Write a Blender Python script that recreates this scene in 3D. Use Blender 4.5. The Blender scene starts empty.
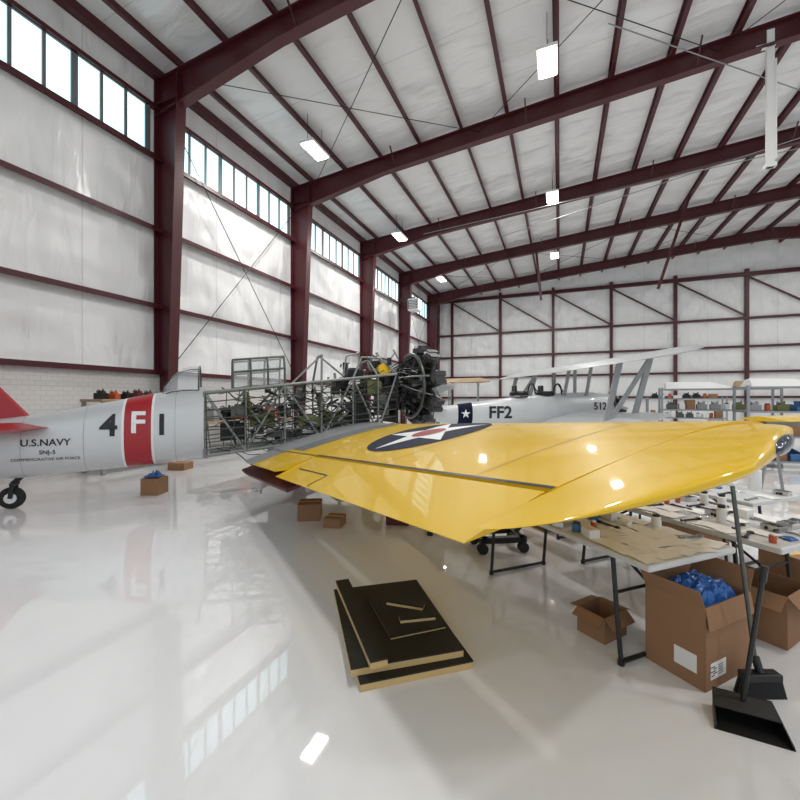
import bpy, bmesh, math, random
from mathutils import Vector, Matrix
random.seed(7)
D=bpy.data; COL=bpy.context.scene.collection
pi=math.pi
EYE=1.6
YAW=math.radians(21.8)
FX,FY=-math.sin(YAW),math.cos(YAW)
RX,RY=math.cos(YAW),math.sin(YAW)
bpy.context.scene.view_settings.view_transform='Standard'

# ---------------------------------------------------------------- materials
def mat(name,col,rough=.5,metal=0,coat=0,bump=0,bscale=20,var=0,vscale=3,emit=0,ecol=None,trans=0,alpha=1,stretch=(1,1,1),cr=.04,cior=1.5,spec=None):
    m=D.materials.new(name); m.use_nodes=True
    nt=m.node_tree; b=nt.nodes['Principled BSDF']
    b.inputs['Base Color'].default_value=(*col,1)
    b.inputs['Roughness'].default_value=rough
    b.inputs['Metallic'].default_value=metal
    if spec is not None: b.inputs['Specular IOR Level'].default_value=spec
    if coat:
        b.inputs['Coat Weight'].default_value=coat; b.inputs['Coat Roughness'].default_value=cr; b.inputs['Coat IOR'].default_value=cior
    if trans: b.inputs['Transmission Weight'].default_value=trans
    if alpha<1: b.inputs['Alpha'].default_value=alpha
    if emit:
        b.inputs['Emission Strength'].default_value=emit
        b.inputs['Emission Color'].default_value=(*(ecol or col),1)
    tc=nt.nodes.new('ShaderNodeTexCoord'); mp=nt.nodes.new('ShaderNodeMapping')
    mp.inputs['Scale'].default_value=stretch
    nt.links.new(tc.outputs['Object'],mp.inputs['Vector'])
    if var:
        n=nt.nodes.new('ShaderNodeTexNoise'); n.inputs['Scale'].default_value=vscale; n.inputs['Detail'].default_value=4
        r=nt.nodes.new('ShaderNodeMix'); r.data_type='RGBA'
        nt.links.new(mp.outputs[0],n.inputs['Vector'])
        r.inputs[6].default_value=(*[max(0,c*(1-var)) for c in col],1)
        r.inputs[7].default_value=(*[min(1,c*(1+var)) for c in col],1)
        nt.links.new(n.outputs['Fac'],r.inputs[0]); nt.links.new(r.outputs[2],b.inputs['Base Color'])
    if bump:
        n=nt.nodes.new('ShaderNodeTexNoise'); n.inputs['Scale'].default_value=bscale; n.inputs['Detail'].default_value=3
        bp=nt.nodes.new('ShaderNodeBump'); bp.inputs['Strength'].default_value=bump; bp.inputs['Distance'].default_value=.05
        nt.links.new(mp.outputs[0],n.inputs['Vector']); nt.links.new(n.outputs['Fac'],bp.inputs['Height'])
        nt.links.new(bp.outputs[0],b.inputs['Normal'])
    return m
def insul(name,col,axis,seam,fold,rough=.34,amp=.08):
    # vinyl-faced insulation: folds, billows and taped seams
    m=D.materials.new(name); m.use_nodes=True; nt=m.node_tree; b=nt.nodes['Principled BSDF']; N=nt.nodes.new; Lk=nt.links.new
    b.inputs['Roughness'].default_value=rough
    tc=N('ShaderNodeTexCoord'); sp=N('ShaderNodeSeparateXYZ'); Lk(tc.outputs['Object'],sp.inputs[0])
    mp=N('ShaderNodeMapping'); mp.inputs['Scale'].default_value=fold; Lk(tc.outputs['Object'],mp.inputs[0])
    n1=N('ShaderNodeTexNoise'); n1.inputs['Scale'].default_value=1; n1.inputs['Detail'].default_value=3; n1.inputs['Roughness'].default_value=.42; n1.inputs['Distortion'].default_value=.5; Lk(mp.outputs[0],n1.inputs['Vector'])
    n2=N('ShaderNodeTexNoise'); n2.inputs['Scale'].default_value=.8; n2.inputs['Detail'].default_value=1; Lk(tc.outputs['Object'],n2.inputs['Vector'])
    b1=N('ShaderNodeBump'); b1.inputs['Strength'].default_value=1; b1.inputs['Distance'].default_value=amp; Lk(n1.outputs['Fac'],b1.inputs['Height'])
    b2=N('ShaderNodeBump'); b2.inputs['Strength'].default_value=.8; b2.inputs['Distance'].default_value=.4; Lk(n2.outputs['Fac'],b2.inputs['Height']); Lk(b1.outputs[0],b2.inputs['Normal'])
    dv=N('ShaderNodeMath'); dv.operation='DIVIDE'; dv.inputs[1].default_value=seam; Lk(sp.outputs[axis],dv.inputs[0])
    fr=N('ShaderNodeMath'); fr.operation='FRACT'; Lk(dv.outputs[0],fr.inputs[0])
    lt=N('ShaderNodeMath'); lt.operation='LESS_THAN'; lt.inputs[1].default_value=.014; Lk(fr.outputs[0],lt.inputs[0])
    m2=N('ShaderNodeMix'); m2.data_type='RGBA'; Lk(lt.outputs[0],m2.inputs[0]); m2.inputs[6].default_value=(*col,1); m2.inputs[7].default_value=(*[c*.8 for c in col],1)
    Lk(m2.outputs[2],b.inputs['Base Color']); Lk(b2.outputs[0],b.inputs['Normal'])
    return m
M={}
M['floor']=mat('glossy_epoxy_floor',(.83,.835,.84),.5,coat=1,cr=.025,cior=1.65,spec=.2,bump=.008,bscale=2.5,var=.02,vscale=.6)
M['wall']=insul('white_vinyl_wall_insulation',(.8,.81,.81),'Y',1.9,(2.6,2.6,.7))
M['wallb']=insul('white_vinyl_back_insulation',(.8,.81,.81),'X',1.9,(2.6,2.6,.7))
M['ceil']=insul('white_vinyl_roof_insulation',(.76,.765,.765),'Y',2.0,(.9,2.6,1))
M['steel']=mat('oxide_red_steel',(.065,.008,.012),.4,var=.15,vscale=4)
M['glass_day']=mat('frosted_daylight_glass',(.4,.55,.56),.3,emit=2.4,ecol=(.38,.53,.56))
M['frame']=mat('window_frame_grey',(.13,.15,.15),.5)
M['lens']=mat('lamp_lens',(1,1,1),.3,emit=14,ecol=(1,.93,.78))
M['white']=mat('white_paint',(.8,.8,.78),.45)
M['grey']=mat('grey_paint',(.3,.31,.32),.4,var=.1)
M['silver']=mat('silver_dope',(.6,.62,.63),.33,metal=.25,coat=.3,var=.05,vscale=2)
M['alum']=mat('bare_aluminium',(.6,.6,.6),.3,metal=.9,var=.1)
M['tube']=mat('steel_tube_grey',(.11,.12,.11),.35,metal=.6,var=.3,vscale=9)
M['lighttube']=mat('primed_tube_grey',(.24,.26,.25),.4,metal=.3,var=.2,vscale=9)
M['dark']=mat('dark_metal',(.02,.02,.022),.4,metal=.5,var=.3,vscale=15)
M['finned']=mat('finned_cylinder_grey',(.055,.055,.058),.38,metal=.6,var=.3,vscale=12)
M['black']=mat('black_plastic',(.01,.01,.011),.4)
M['rubber']=mat('rubber',(.012,.012,.012),.75)
M['yellow']=mat('chrome_yellow_paint',(.78,.485,.006),.4,coat=.5,cr=.04,spec=.3,bump=.03,bscale=3,var=.04,vscale=1.5)
M['red']=mat('insignia_red',(.36,.008,.016),.35,coat=.2)
M['maroon']=mat('maroon_primer',(.1,.01,.015),.5,var=.15)
M['blue']=mat('insignia_blue',(.004,.008,.03),.6,spec=.15)
M['decw']=mat('insignia_white',(.82,.82,.82),.4)
M['ink']=mat('black_lettering',(.01,.01,.012),.4)
M['green']=mat('zinc_chromate_green',(.13,.15,.045),.5,var=.15)
M['card']=mat('cardboard',(.3,.16,.08),.8,bump=.05,bscale=60,var=.08,vscale=5)
M['foam']=mat('tan_foam',(.66,.46,.2),.8,bump=.1,bscale=80)
M['facing']=mat('black_facing',(.01,.011,.01),.55,var=.3,vscale=12)
M['tabletop']=mat('light_grey_laminate',(.6,.61,.61),.35)
M['bluebag']=mat('blue_plastic_film',(.03,.14,.45),.25,bump=.8,bscale=14)
M['bluebin']=mat('blue_plastic',(.06,.17,.36),.4)
M['clear']=mat('clear_acrylic',(.75,.8,.82),.06,alpha=.3)
M['paper']=mat('paper',(.8,.79,.77),.7)
M['steelgrey']=mat('galvanised_steel',(.3,.31,.32),.4,metal=.7)
M['wood']=mat('pale_wood',(.36,.25,.14),.6,var=.15,vscale=6)
M['orange']=mat('orange_red_plastic',(.5,.1,.03),.4)
M['navlight']=mat('blue_green_lens',(.004,.018,.05),.1,coat=.5)
def brick():
    m=mat('painted_block',(.72,.72,.7),.5); nt=m.node_tree; b=nt.nodes['Principled BSDF']
    tc=nt.nodes.new('ShaderNodeTexCoord'); sp=nt.nodes.new('ShaderNodeSeparateXYZ'); cb=nt.nodes.new('ShaderNodeCombineXYZ')
    br=nt.nodes.new('ShaderNodeTexBrick'); br.inputs['Scale'].default_value=2.5
    br.inputs['Color1'].default_value=(.72,.72,.7,1); br.inputs['Color2'].default_value=(.69,.69,.67,1); br.inputs['Mortar'].default_value=(.55,.55,.53,1)
    br.inputs['Mortar Size'].default_value=.012
    nt.links.new(tc.outputs['Object'],sp.inputs[0]); nt.links.new(sp.outputs['Y'],cb.inputs['X']); nt.links.new(sp.outputs['Z'],cb.inputs['Y'])
    nt.links.new(cb.outputs[0],br.inputs['Vector']); nt.links.new(br.outputs['Color'],b.inputs['Base Color'])
    return m
M['brick']=brick()

# ---------------------------------------------------------------- mesh builder
def clusters(vs,fs,tol=.006):
    par=list(range(len(vs)))
    def find(a):
        while par[a]!=a: par[a]=par[par[a]]; a=par[a]
        return a
    for f in fs:
        r=find(f[0])
        for k in f[1:]:
            q=find(k)
            if q!=r: par[q]=r
    comp={}
    for i in range(len(vs)): comp.setdefault(find(i),[]).append(i)
    bb=[]
    for c in comp.values():
        P=[vs[i] for i in c]; bb.append((c,[min(p[k] for p in P)-tol for k in range(3)],[max(p[k] for p in P)+tol for k in range(3)]))
    n=len(bb); pr=list(range(n))
    def fd(a):
        while pr[a]!=a:a=pr[a]
        return a
    for i in range(n):
        for j in range(i+1,n):
            if all(bb[i][1][k]<=bb[j][2][k] and bb[j][1][k]<=bb[i][2][k] for k in range(3)):
                a,b=fd(i),fd(j)
                if a!=b: pr[b]=a
    out={}
    for i in range(n): out.setdefault(fd(i),[]).extend(bb[i][0])
    return list(out.values())
class G:
    def __init__(s): s.v=[]; s.f=[]
    def add(s,vs,fs):
        o=len(s.v); s.v+= [tuple(p) for p in vs]; s.f+=[tuple(i+o for i in f) for f in fs]; return s
    def box(s,c,d,rot=None):
        x,y,z=d[0]/2,d[1]/2,d[2]/2
        vs=[Vector((a*x,b*y,e*z)) for e in(-1,1) for b in(-1,1) for a in(-1,1)]
        if rot is not None: vs=[rot@p for p in vs]
        vs=[p+Vector(c) for p in vs]
        return s.add(vs,[(0,2,3,1),(4,5,7,6),(0,1,5,4),(2,6,7,3),(0,4,6,2),(1,3,7,5)])
    def bar(s,a,b,w,h,up=(0,0,1)):
        a=Vector(a);b=Vector(b);d=b-a;d.normalize();u=Vector(up)
        if abs(d.dot(u))>.99: u=Vector((0,1,0))
        sd=d.cross(u).normalized(); u=sd.cross(d)
        vs=[]
        for p in(a,b):
            for e in(-1,1):
                for g in(-1,1): vs.append(p+sd*(g*w/2)+u*(e*h/2))
        return s.add(vs,[(0,1,3,2),(4,6,7,5),(0,4,5,1),(2,3,7,6),(0,2,6,4),(1,5,7,3)])
    def loft(s,rings,cap=True,closed=True):
        n=len(rings[0]); vs=[p for r in rings for p in r]; fs=[]
        for i in range(len(rings)-1):
            for j in range(n if closed else n-1):
                k=(j+1)%n; fs.append((i*n+j,i*n+k,(i+1)*n+k,(i+1)*n+j))
        if cap:
            fs.append(tuple(range(n-1,-1,-1))); fs.append(tuple((len(rings)-1)*n+j for j in range(n)))
        return s.add(vs,fs)
    def cyl(s,a,b,r,r2=None,n=12,cap=True):
        if r2 is None:r2=r
        a=Vector(a);b=Vector(b);d=(b-a).normalized()
        u=d.orthogonal().normalized(); w=d.cross(u)
        return s.loft([[p+(u*math.cos(2*pi*j/n)+w*math.sin(2*pi*j/n))*q for j in range(n)] for p,q in((a,r),(b,r2))],cap)
    def lathe(s,a,axis,prof,n=24,cap=True):
        a=Vector(a);d=Vector(axis).normalized();u=d.orthogonal().normalized();w=d.cross(u)
        return s.loft([[a+d*t+(u*math.cos(2*pi*j/n)+w*math.sin(2*pi*j/n))*r for j in range(n)] for t,r in prof],cap)
    def path(s,pts,r,n=8):
        for i in range(len(pts)-1): s.cyl(pts[i],pts[i+1],r,n=n)
        return s
    def torus(s,c,axis,R,r,n=28,m=10,a0=0,a1=2*pi):
        c=Vector(c);d=Vector(axis).normalized();u=d.orthogonal().normalized();w=d.cross(u)
        rings=[]; full=abs(a1-a0-2*pi)<1e-6
        for i in range(n+1):
            t=a0+(a1-a0)*i/n; e=u*math.cos(t)+w*math.sin(t)
            rings.append([c+e*(R+r*math.cos(2*pi*j/m))+d*(r*math.sin(2*pi*j/m)) for j in range(m)])
        return s.loft(rings,not full)
    def sheet(s,fn,n,m):
        vs=[fn(i/n,j/m) for j in range(m+1) for i in range(n+1)]
        return s.add(vs,[(j*(n+1)+i,j*(n+1)+i+1,(j+1)*(n+1)+i+1,(j+1)*(n+1)+i) for j in range(m) for i in range(n)])
    def obj(s,name,m,parent=None,loc=None,rz=0,smooth=True,bevel=0,label=None,cat=None,kind=None,group=None,fix=True,split=None):
        if split is None: split=parent is not None
        if split and len(s.v)<9000:
            cl=clusters(s.v,s.f)
            if 1<len(cl)<=99:
                last=None
                for c in cl:
                    ix={v:i for i,v in enumerate(c)}; h=G(); h.v=[s.v[i] for i in c]; h.f=[tuple(ix[i] for i in f) for f in s.f if f[0] in ix]
                    last=h.obj(name,m,parent,loc,rz,smooth,bevel,label,cat,kind,group,fix,False)
                return last
        me=D.meshes.new(name); me.from_pydata(s.v,[],s.f); me.update()
        if fix:
            bm=bmesh.new(); bm.from_mesh(me); bmesh.ops.recalc_face_normals(bm,faces=bm.faces); bm.to_mesh(me); bm.free()
        if smooth:
            me.shade_smooth(); me.set_sharp_from_angle(angle=math.radians(35))
        me.materials.append(M[m] if isinstance(m,str) else m)
        o=D.objects.new(name,me); COL.objects.link(o)
        if parent: o.parent=parent
        if loc is not None: o.location=loc
        o.rotation_euler[2]=rz
        if bevel:
            b=o.modifiers.new('bevel','BEVEL'); b.width=bevel; b.segments=2; b.limit_method='ANGLE'
        if label:o['label']=label
        if cat:o['category']=cat
        if kind:o['kind']=kind
        if group:o['group']=group
        return o
def thing(name,label,cat,loc=(0,0,0),rz=0,group=None):
    e=D.objects.new(name,None); COL.objects.link(e); e.location=loc; e.rotation_euler[2]=rz
    e.empty_display_size=.2; e['label']=label; e['category']=cat
    if group:e['group']=group
    return e
def ray(px,d): # plan position on a survey bearing at depth d
    t=(px-400)/400; return (d*(FX+t*RX), d*(FY+t*RY))
def spot(px,py,z=0):
    return ray(px,(EYE-z)*400/(py-400))

# ---------------------------------------------------------------- room
XL=-10.0; YB=33.7; YF=-7; XR=33
RIDGE=12
def roofz(x): return 10.3+.09*(x-XL) if x<RIDGE else 10.3+.09*(RIDGE-XL)-.09*(x-RIDGE)
def struct(g,name,m,**k): return g.obj(name,m,kind='structure',**k)
struct(G().box(((XL+XR)/2,(YB+YF)/2,-.1),(XR-XL+.6,YB-YF+.6,.2)),'floor','floor',smooth=False)
g=G().box((XL-.15,(YB+YF)/2,6.35),(.3,YB-YF,7.95)); struct(g,'wall_left','wall',smooth=False)
g=G().box((XL-.1,(YB+YF)/2,1.2),(.34,YB-YF,2.4)); struct(g,'trim_1','brick',smooth=False)
g=G()
pts=[(XL-.3,0),(XR+.3,0),(XR+.3,roofz(XR)),(RIDGE,roofz(RIDGE)),(XL-.3,roofz(XL))]
g.add([(x,YB,z) for x,z in pts]+[(x,YB+.3,z) for x,z in pts],[(0,1,2,3,4),(9,8,7,6,5)]+[(i,(i+1)%5,5+(i+1)%5,5+i) for i in range(5)])
struct(g,'wall_back','wallb',smooth=False)
struct(G().box((XR+.15,(YB+YF)/2,roofz(XR)/2),(.3,YB-YF,roofz(XR))),'wall_right','wall',smooth=False)
g=G()
for xa,xb in((XL-.3,RIDGE),(RIDGE,XR+.3)):
    za,zb=roofz(xa),roofz(xb)
    g.add([(xa,YF,za),(xb,YF,zb),(xb,YB+.3,zb),(xa,YB+.3,za),(xa,YF,za+.15),(xb,YF,zb+.15),(xb,YB+.3,zb+.15),(xa,YB+.3,za+.15)],
      [(0,1,2,3),(7,6,5,4),(0,4,5,1),(1,5,6,2),(2,6,7,3),(3,7,4,0)])
struct(g,'ceiling','ceil',smooth=False)
tn=[1]
def trim(g,m='steel',**k):
    tn[0]+=1; return struct(g,'trim_%d'%tn[0],m,smooth=False,**k)
x=XL+.9
while x<XR:
    z=roofz(x)-.11
    g=G().box((x,(YB+YF)/2,z),(.03,YB-YF,.2)); g.box((x+.03,(YB+YF)/2,z-.1),(.1,YB-YF,.02)); g.box((x-.03,(YB+YF)/2,z+.1),(.09,YB-YF,.02))
    trim(g); x+=1.5
trim(G().box((XL+.12,(YB+YF)/2,roofz(XL)-.12),(.2,YB-YF,.24)))
for z in (2.37,4.1,6.12,8.0):
    g=G().box((XL+.1,(YB+YF)/2,z),(.2,YB-YF,.03)); g.box((XL+.2,(YB+YF)/2,z-.04),(.02,YB-YF,.12)); trim(g)
trim(G().box((XL+.08,(YB+YF)/2,9.32),(.14,YB-YF,.1)))
FR=[1.8,7.55,13.35,19.3,24.9,31]
for i,y in enumerate(FR):
    g=G(); top=roofz(XL)-.25
    d0,d1=.45,.85
    g.add([(XL+.02,y-.012,0),(XL+d0,y-.012,0),(XL+d1,y-.012,top-.6),(XL+d1,y-.012,top),(XL+.02,y-.012,top),
           (XL+.02,y+.012,0),(XL+d0,y+.012,0),(XL+d1,y+.012,top-.6),(XL+d1,y+.012,top),(XL+.02,y+.012,top)],
          [(0,1,2,3,4),(9,8,7,6,5)]+[(k,(k+1)%5,5+(k+1)%5,5+k) for k in range(5)])
    g.bar((XL+d0,y,0),(XL+d1,y,top-.6),.28,.03,up=(1,0,0)); g.bar((XL+d1,y,top-.6),(XL+d1,y,top),.28,.03,up=(1,0,0))
    g.bar((XL+.03,y,0),(XL+.03,y,top),.28,.03,up=(1,0,0))
    g.box((XL+.25,y,.015),(.55,.35,.03)); g.box((XL+.45,y,top-.62),(.8,.26,.025))
    g.obj('steel_column','steel',smooth=False,label='tapered dark red steel I-beam column against the insulated wall',cat='column',group='steel columns along the side wall')
    g=G()
    def rf(x): return roofz(x)-.23
    def dep(x):
        if x<XL+4: return .95-.4*(x-XL)/4
        if x<RIDGE-3: return .55
        return .55+.1*(3-abs(min(x,RIDGE)-RIDGE))/3
    xs=[XL+.05,XL+1,XL+2,XL+4,0,RIDGE-3,RIDGE]
    T=[(x,rf(x)) for x in xs]; B=[(x,rf(x)-dep(x)) for x in xs]
    for k in range(len(xs)-1):
        g.bar((T[k][0],y,T[k][1]),(T[k+1][0],y,T[k+1][1]),.26,.03); g.bar((B[k][0],y,B[k][1]),(B[k+1][0],y,B[k+1][1]),.26,.03)
        q=[(T[k][0],T[k][1]),(T[k+1][0],T[k+1][1]),(B[k+1][0],B[k+1][1]),(B[k][0],B[k][1])]
        g.add([(a,y-.01,b) for a,b in q]+[(a,y+.01,b) for a,b in q],[(0,1,2,3),(7,6,5,4),(0,4,5,1),(3,2,6,7)])
    g.bar((RIDGE,y,rf(RIDGE)),(XR,y,rf(XR)),.26,.03);g.bar((RIDGE,y,rf(RIDGE)-.65),(XR,y,rf(XR)-.6),.26,.03);g.bar((RIDGE,y,rf(RIDGE)-.3),(XR,y,rf(XR)-.3),.02,.6)
    for xs_ in (-5.5,-1,3.5,8):
        for sgn in(-1,1): g.bar((xs_,y,rf(xs_)-dep(xs_)+.02),(xs_,y+sgn*.55,rf(xs_)-.02),.04,.04)
    g.obj('roof_rafter','steel',smooth=False,label='dark red steel roof rafter spanning the hangar',cat='beam',group='roof rafters')
wn=0
ys=[-4]+FR
for i in range(len(ys)-1):
    a,b=ys[i]+.35,ys[i+1]-.35; wn+=1
    w=thing('window_%d'%wn,'','x')
    for kk in('label','category'): del w[kk]
    w['kind']='structure'
    G().box((XL+.03,(a+b)/2,8.66),(.03,b-a,1.2)).obj('glass_pane','glass_day',parent=w,smooth=False)
    g=G(); npn=9
    for k in range(npn+1):
        yy=a+(b-a)*k/npn; g.box((XL+.06,yy,8.66),(.05,.06 if k%3 else .13,1.24))
    for zz in(8.05,9.27): g.box((XL+.06,(a+b)/2,zz),(.05,b-a,.05))
    g.obj('window_frame','frame',parent=w,smooth=False)
cx=[-8.6+4.05*i for i in range(11)]
for x in cx: trim(G().box((x,YB-.12,5.2),(.2,.2,10.4)))
for z in (10.05,7.1,5.2,3.5,1.8): trim(G().box(((XL+XR)/2,YB-.15,z),(XR-XL,.18,.15 if z<10 else .26)))
for i in range(len(cx)-1):
    trim(G().bar((cx[i],YB-.2,9.9),(cx[i+1],YB-.2,7.2),.1,.1))
trim(G().bar((XL+.1,YB-.3,0),(XL+.1,YB-.3,10),.4,.4))
def rod(a,b,m='dark',r=.012): trim(G().cyl(a,b,r,n=6),m)
for y0,y1 in((7.55,13.35),(24.9,31)):
    rod((XL+.3,y0+.1,2.4),(XL+.3,y1-.1,9.2)); rod((XL+.3,y0+.1,9.2),(XL+.3,y1-.1,2.4))
    for xa,xb in((-9,-2.5),(-2.5,4),(4,10)):
        rod((xa,y0,roofz(xa)-.45),(xb,y1,roofz(xb)-.45)); rod((xb,y0,roofz(xb)-.45),(xa,y1,roofz(xa)-.45))
for (xa,ya,xb,yb,dz) in((-3,20,16,14,1.4),(-6,18,14,18.4,1.2),(1,10,12,20,1.3)):
    rod((xa,ya,roofz(xa)-dz),(xb,yb,roofz(xb)-dz),'steelgrey',.015)
for px,d,ln,sx in((690,19.3,4.0,-1.3),(536,24,3.0,.3)):
    x,y=ray(px,d); y=min(FR,key=lambda q:abs(q-y)) if px==536 else y
    trim(G().bar((x,y,roofz(x)-.2),(x+sx,y+.1,roofz(x)-.6-ln),.13,.13))
# ---------------------------------------------------------------- lamps
POW=225
def highbay(x,y):
    z=roofz(x)-1.0
    e=thing('high_bay_lamp','white rectangular high bay lamp hanging on wires below the roof','lamp',(x,y,z),0,'high bay lamps')
    G().box((0,0,.09),(.5,1.0,.08)).box((0,0,.17),(.22,.5,.1)).obj('lamp_housing','white',parent=e,smooth=False,bevel=.01)
    G().box((0,0,.03),(.4,.9,.03)).obj('lamp_lens','lens',parent=e,smooth=False)
    g=G()
    for sy in(-.4,.4): g.cyl((0,sy,.13),(0,sy,.98),.008,n=6)
    g.obj('suspension_wire','dark',parent=e)
    L=D.lights.new('lamp_light','AREA'); L.shape='RECTANGLE'; L.size=.4; L.size_y=.9; L.energy=POW; L.color=(1,.975,.95)
    lo=D.objects.new('lamp_light',L); COL.objects.link(lo); lo.parent=e; lo.location=(0,0,.0)
for x in(-7.3,-.3,7,14,22):
    for y in(3.4,10.9,18.2,25.6):
        if x==7 and y>3.4: continue  # this row keeps a single out-of-view lamp, added only for its light
        if x==-7.3 and y==3.4: continue
        highbay(x,y)
x,y=ray(770,10.5)
e=thing('hanging_mast','white vertical mast hanging from the roof beam','mast',(x,y,0))
G().box((0,0,9.5),(.16,.1,3.6)).box((-.1,0,10.9),(.4,.1,.1)).box((0,0,7.75),(.24,.16,.1)).box((.1,0,9.2),(.04,.14,2.6)).obj('mast_body','white',parent=e,smooth=False)
e=thing('wall_heater','white boxed unit heater hung beside a column','heater',(XL+1.3,24.3,0))
G().box((0,0,7.7),(.7,.7,.75)).obj('heater_body','white',parent=e,smooth=False,bevel=.02)
g=G()
for k in range(6): g.box((0,-.37,7.45+.1*k),(.6,.03,.03))
g.box((-.29,-.365,7.7),(.03,.03,.55)).box((.29,-.365,7.7),(.03,.03,.55)).obj('heater_louvre','dark',parent=e,smooth=False)
G().bar((-1.2,0,8.2),(0,0,8.2),.06,.06).bar((0,0,8.05),(0,0,8.25),.05,.05).obj('heater_bracket','dark',parent=e,smooth=False)

# ---------------------------------------------------------------- decals
def interp(tab,u,k):
    if u<=tab[0][0]: return tab[0][k]
    for a,b in zip(tab,tab[1:]):
        if u<=b[0]:
            t=(u-a[0])/(b[0]-a[0]); return a[k]+(b[k]-a[k])*t
    return tab[-1][k]
class Fus:
    def __init__(s,tab,n=2.4): s.t=tab; s.n=n
    def P(s,u):
        w=.12; return [sum(interp(s.t,u+k*w,j) for k in(-1,0,1))/3 for j in(1,2,3)]
    def ring(s,u,N=36,off=0):
        w,zt,zb=s.P(u); c=(zt+zb)/2; h=(zt-zb)/2; r=[]
        for j in range(N):
            a=2*pi*j/N; ca,sa=math.cos(a),math.sin(a)
            r.append((u,(w+off)*math.copysign(abs(ca)**(2/s.n),ca),c+(h+off)*math.copysign(abs(sa)**(2/s.n),sa)))
        return r
    def side(s,u,z):
        w,zt,zb=s.P(u); c=(zt+zb)/2;h=(zt-zb)/2
        q=min(.999,abs((z-c)/h)); return w*(1-q**s.n)**(1/s.n)
def refine(me,L,fn):
    bm=bmesh.new(); bm.from_mesh(me)
    bmesh.ops.triangulate(bm,faces=bm.faces)
    for _ in range(6):
        ed=[e for e in bm.edges if e.calc_length()>L]
        if not ed: break
        bmesh.ops.subdivide_edges(bm,edges=ed,cuts=1); bmesh.ops.triangulate(bm,faces=[f for f in bm.faces if len(f.verts)>3])
    for v in bm.verts: v.co=Vector(fn(v.co.x,v.co.y))
    bm.to_mesh(me); bm.free()
def text_mesh(s,size,bold=0):
    c=D.curves.new('t','FONT'); c.body=s; c.size=size; c.align_x='CENTER'; c.align_y='CENTER'; c.offset=bold
    o=D.objects.new('t',c); COL.objects.link(o); bpy.context.view_layer.update()
    dg=bpy.context.evaluated_depsgraph_get(); me=D.meshes.new_from_object(o.evaluated_get(dg))
    D.objects.remove(o); return me
def text_on(s,size,fn,name,m,parent,bold=0,L=.06,sx=1):
    me=text_mesh(s,size,bold)
    for v in me.vertices: v.co.x*=sx
    refine(me,L,fn); me.materials.clear(); me.materials.append(M[m])
    o=D.objects.new(name,me); COL.objects.link(o); o.parent=parent; return o
def poly_on(pts,fn,name,m,parent,L=.08):
    me=D.meshes.new(name); me.from_pydata([(a,b,0) for a,b in pts],[],[tuple(range(len(pts)))]); refine(me,L,fn)
    me.materials.append(M[m]); o=D.objects.new(name,me); COL.objects.link(o); o.parent=parent; return o

# ---------------------------------------------------------------- trainer aircraft
TX,TY=-7.5,3.35; HA=math.atan2(.713,.701)
A=thing('trainer_aircraft','silver navy trainer with stripped tube frame and yellow wing','airplane',(TX,TY,0),HA)
fus=Fus([(-1.7,.04,1.2,.95),(-1.0,.17,1.26,.55),(0,.29,1.34,.44),(.5,.34,1.42,.47),(1.5,.44,1.64,.53),(2.1,.5,1.77,.58),(2.56,.53,1.83,.62)])
G().loft([fus.ring(-1.6+.104*i) for i in range(41)]).obj('fuselage_skin','silver',parent=A)
def band(u0,u1,off,name,m):
    G().loft([fus.ring(u0+(u1-u0)*k/4,off=off) for k in range(5)],cap=False).obj(name,m,parent=A,fix=False)
band(1.43,1.86,.003,'band_border','decw'); band(1.465,1.825,.006,'red_band','red')
def onf(u0,z0,off=.006,f=fus): return lambda a,b:(u0+a,-(f.side(u0+a,z0+b)+off),z0+b)
text_on('4',.46,onf(1.27,1.2),'number_marking','ink',A,.01)
text_on('F',.46,onf(1.645,1.24,.011),'letter_marking','decw',A,.01)
text_on('1',.46,onf(1.97,1.2),'number_marking','ink',A,.01)
text_on('U.S.NAVY',.14,onf(.5,.98),'lettering','ink',A,.002)
text_on('SNJ-5',.085,onf(.52,.84),'lettering','ink',A,.001)
text_on('COMMEMORATIVE AIR FORCE',.06,onf(.5,.74),'lettering','ink',A,0)
for u in(.2,.95,2.15):
    G().loft([fus.ring(u+k*.006,off=.002) for k in(0,1)],cap=False).obj('panel_seam','grey',parent=A,fix=False)
g=G()
def finring(z,u0,u1,t):
    return [(u0,0,z),(u0+(u1-u0)*.3,-t*.9,z),(u0+(u1-u0)*.7,-t,z),(u1-.03,-t*.5,z),(u1,0,z),(u1-.03,t*.5,z),(u0+(u1-u0)*.7,t,z),(u0+(u1-u0)*.3,t*.9,z)]
g.loft([finring(1.2,-1.9,.35,.08),finring(1.4,-1.95,.18,.07),finring(2.0,-1.9,-.3,.05),finring(2.5,-1.75,-.75,.03),finring(2.62,-1.5,-.95,.01)])
g.obj('tail_fin','red',parent=A)
for sg in(-1,1):
    def sr(y,u0,u1,t,z=1.2): return [(u0,sg*y,z),(u0+(u1-u0)*.3,sg*y,z-t*.8),(u0+(u1-u0)*.75,sg*y,z-t),(u1,sg*y,z),(u0+(u1-u0)*.75,sg*y,z+t),(u0+(u1-u0)*.3,sg*y,z+t*.8)]
    G().loft([sr(.1,-1.0,.62,.08),sr(1.0,-1.1,.2,.05),sr(1.8,-1.05,-.15,.03),sr(2.0,-.9,-.4,.01)]).obj('tailplane','red',parent=A)
G().cyl((.15,0,.5),(0,0,.36),.035).bar((0,-.07,.16),(.03,-.07,.36),.02,.05).bar((0,.07,.16),(.03,.07,.36),.02,.05).box((.03,0,.36),(.06,.18,.04)).obj('tail_strut','dark',parent=A)
G().lathe((0,-.05,.16),(0,1,0),[(0,.09),(.01,.14),(.035,.16),(.065,.16),(.09,.14),(.1,.09)],28).obj('tail_wheel','rubber',parent=A)
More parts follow.
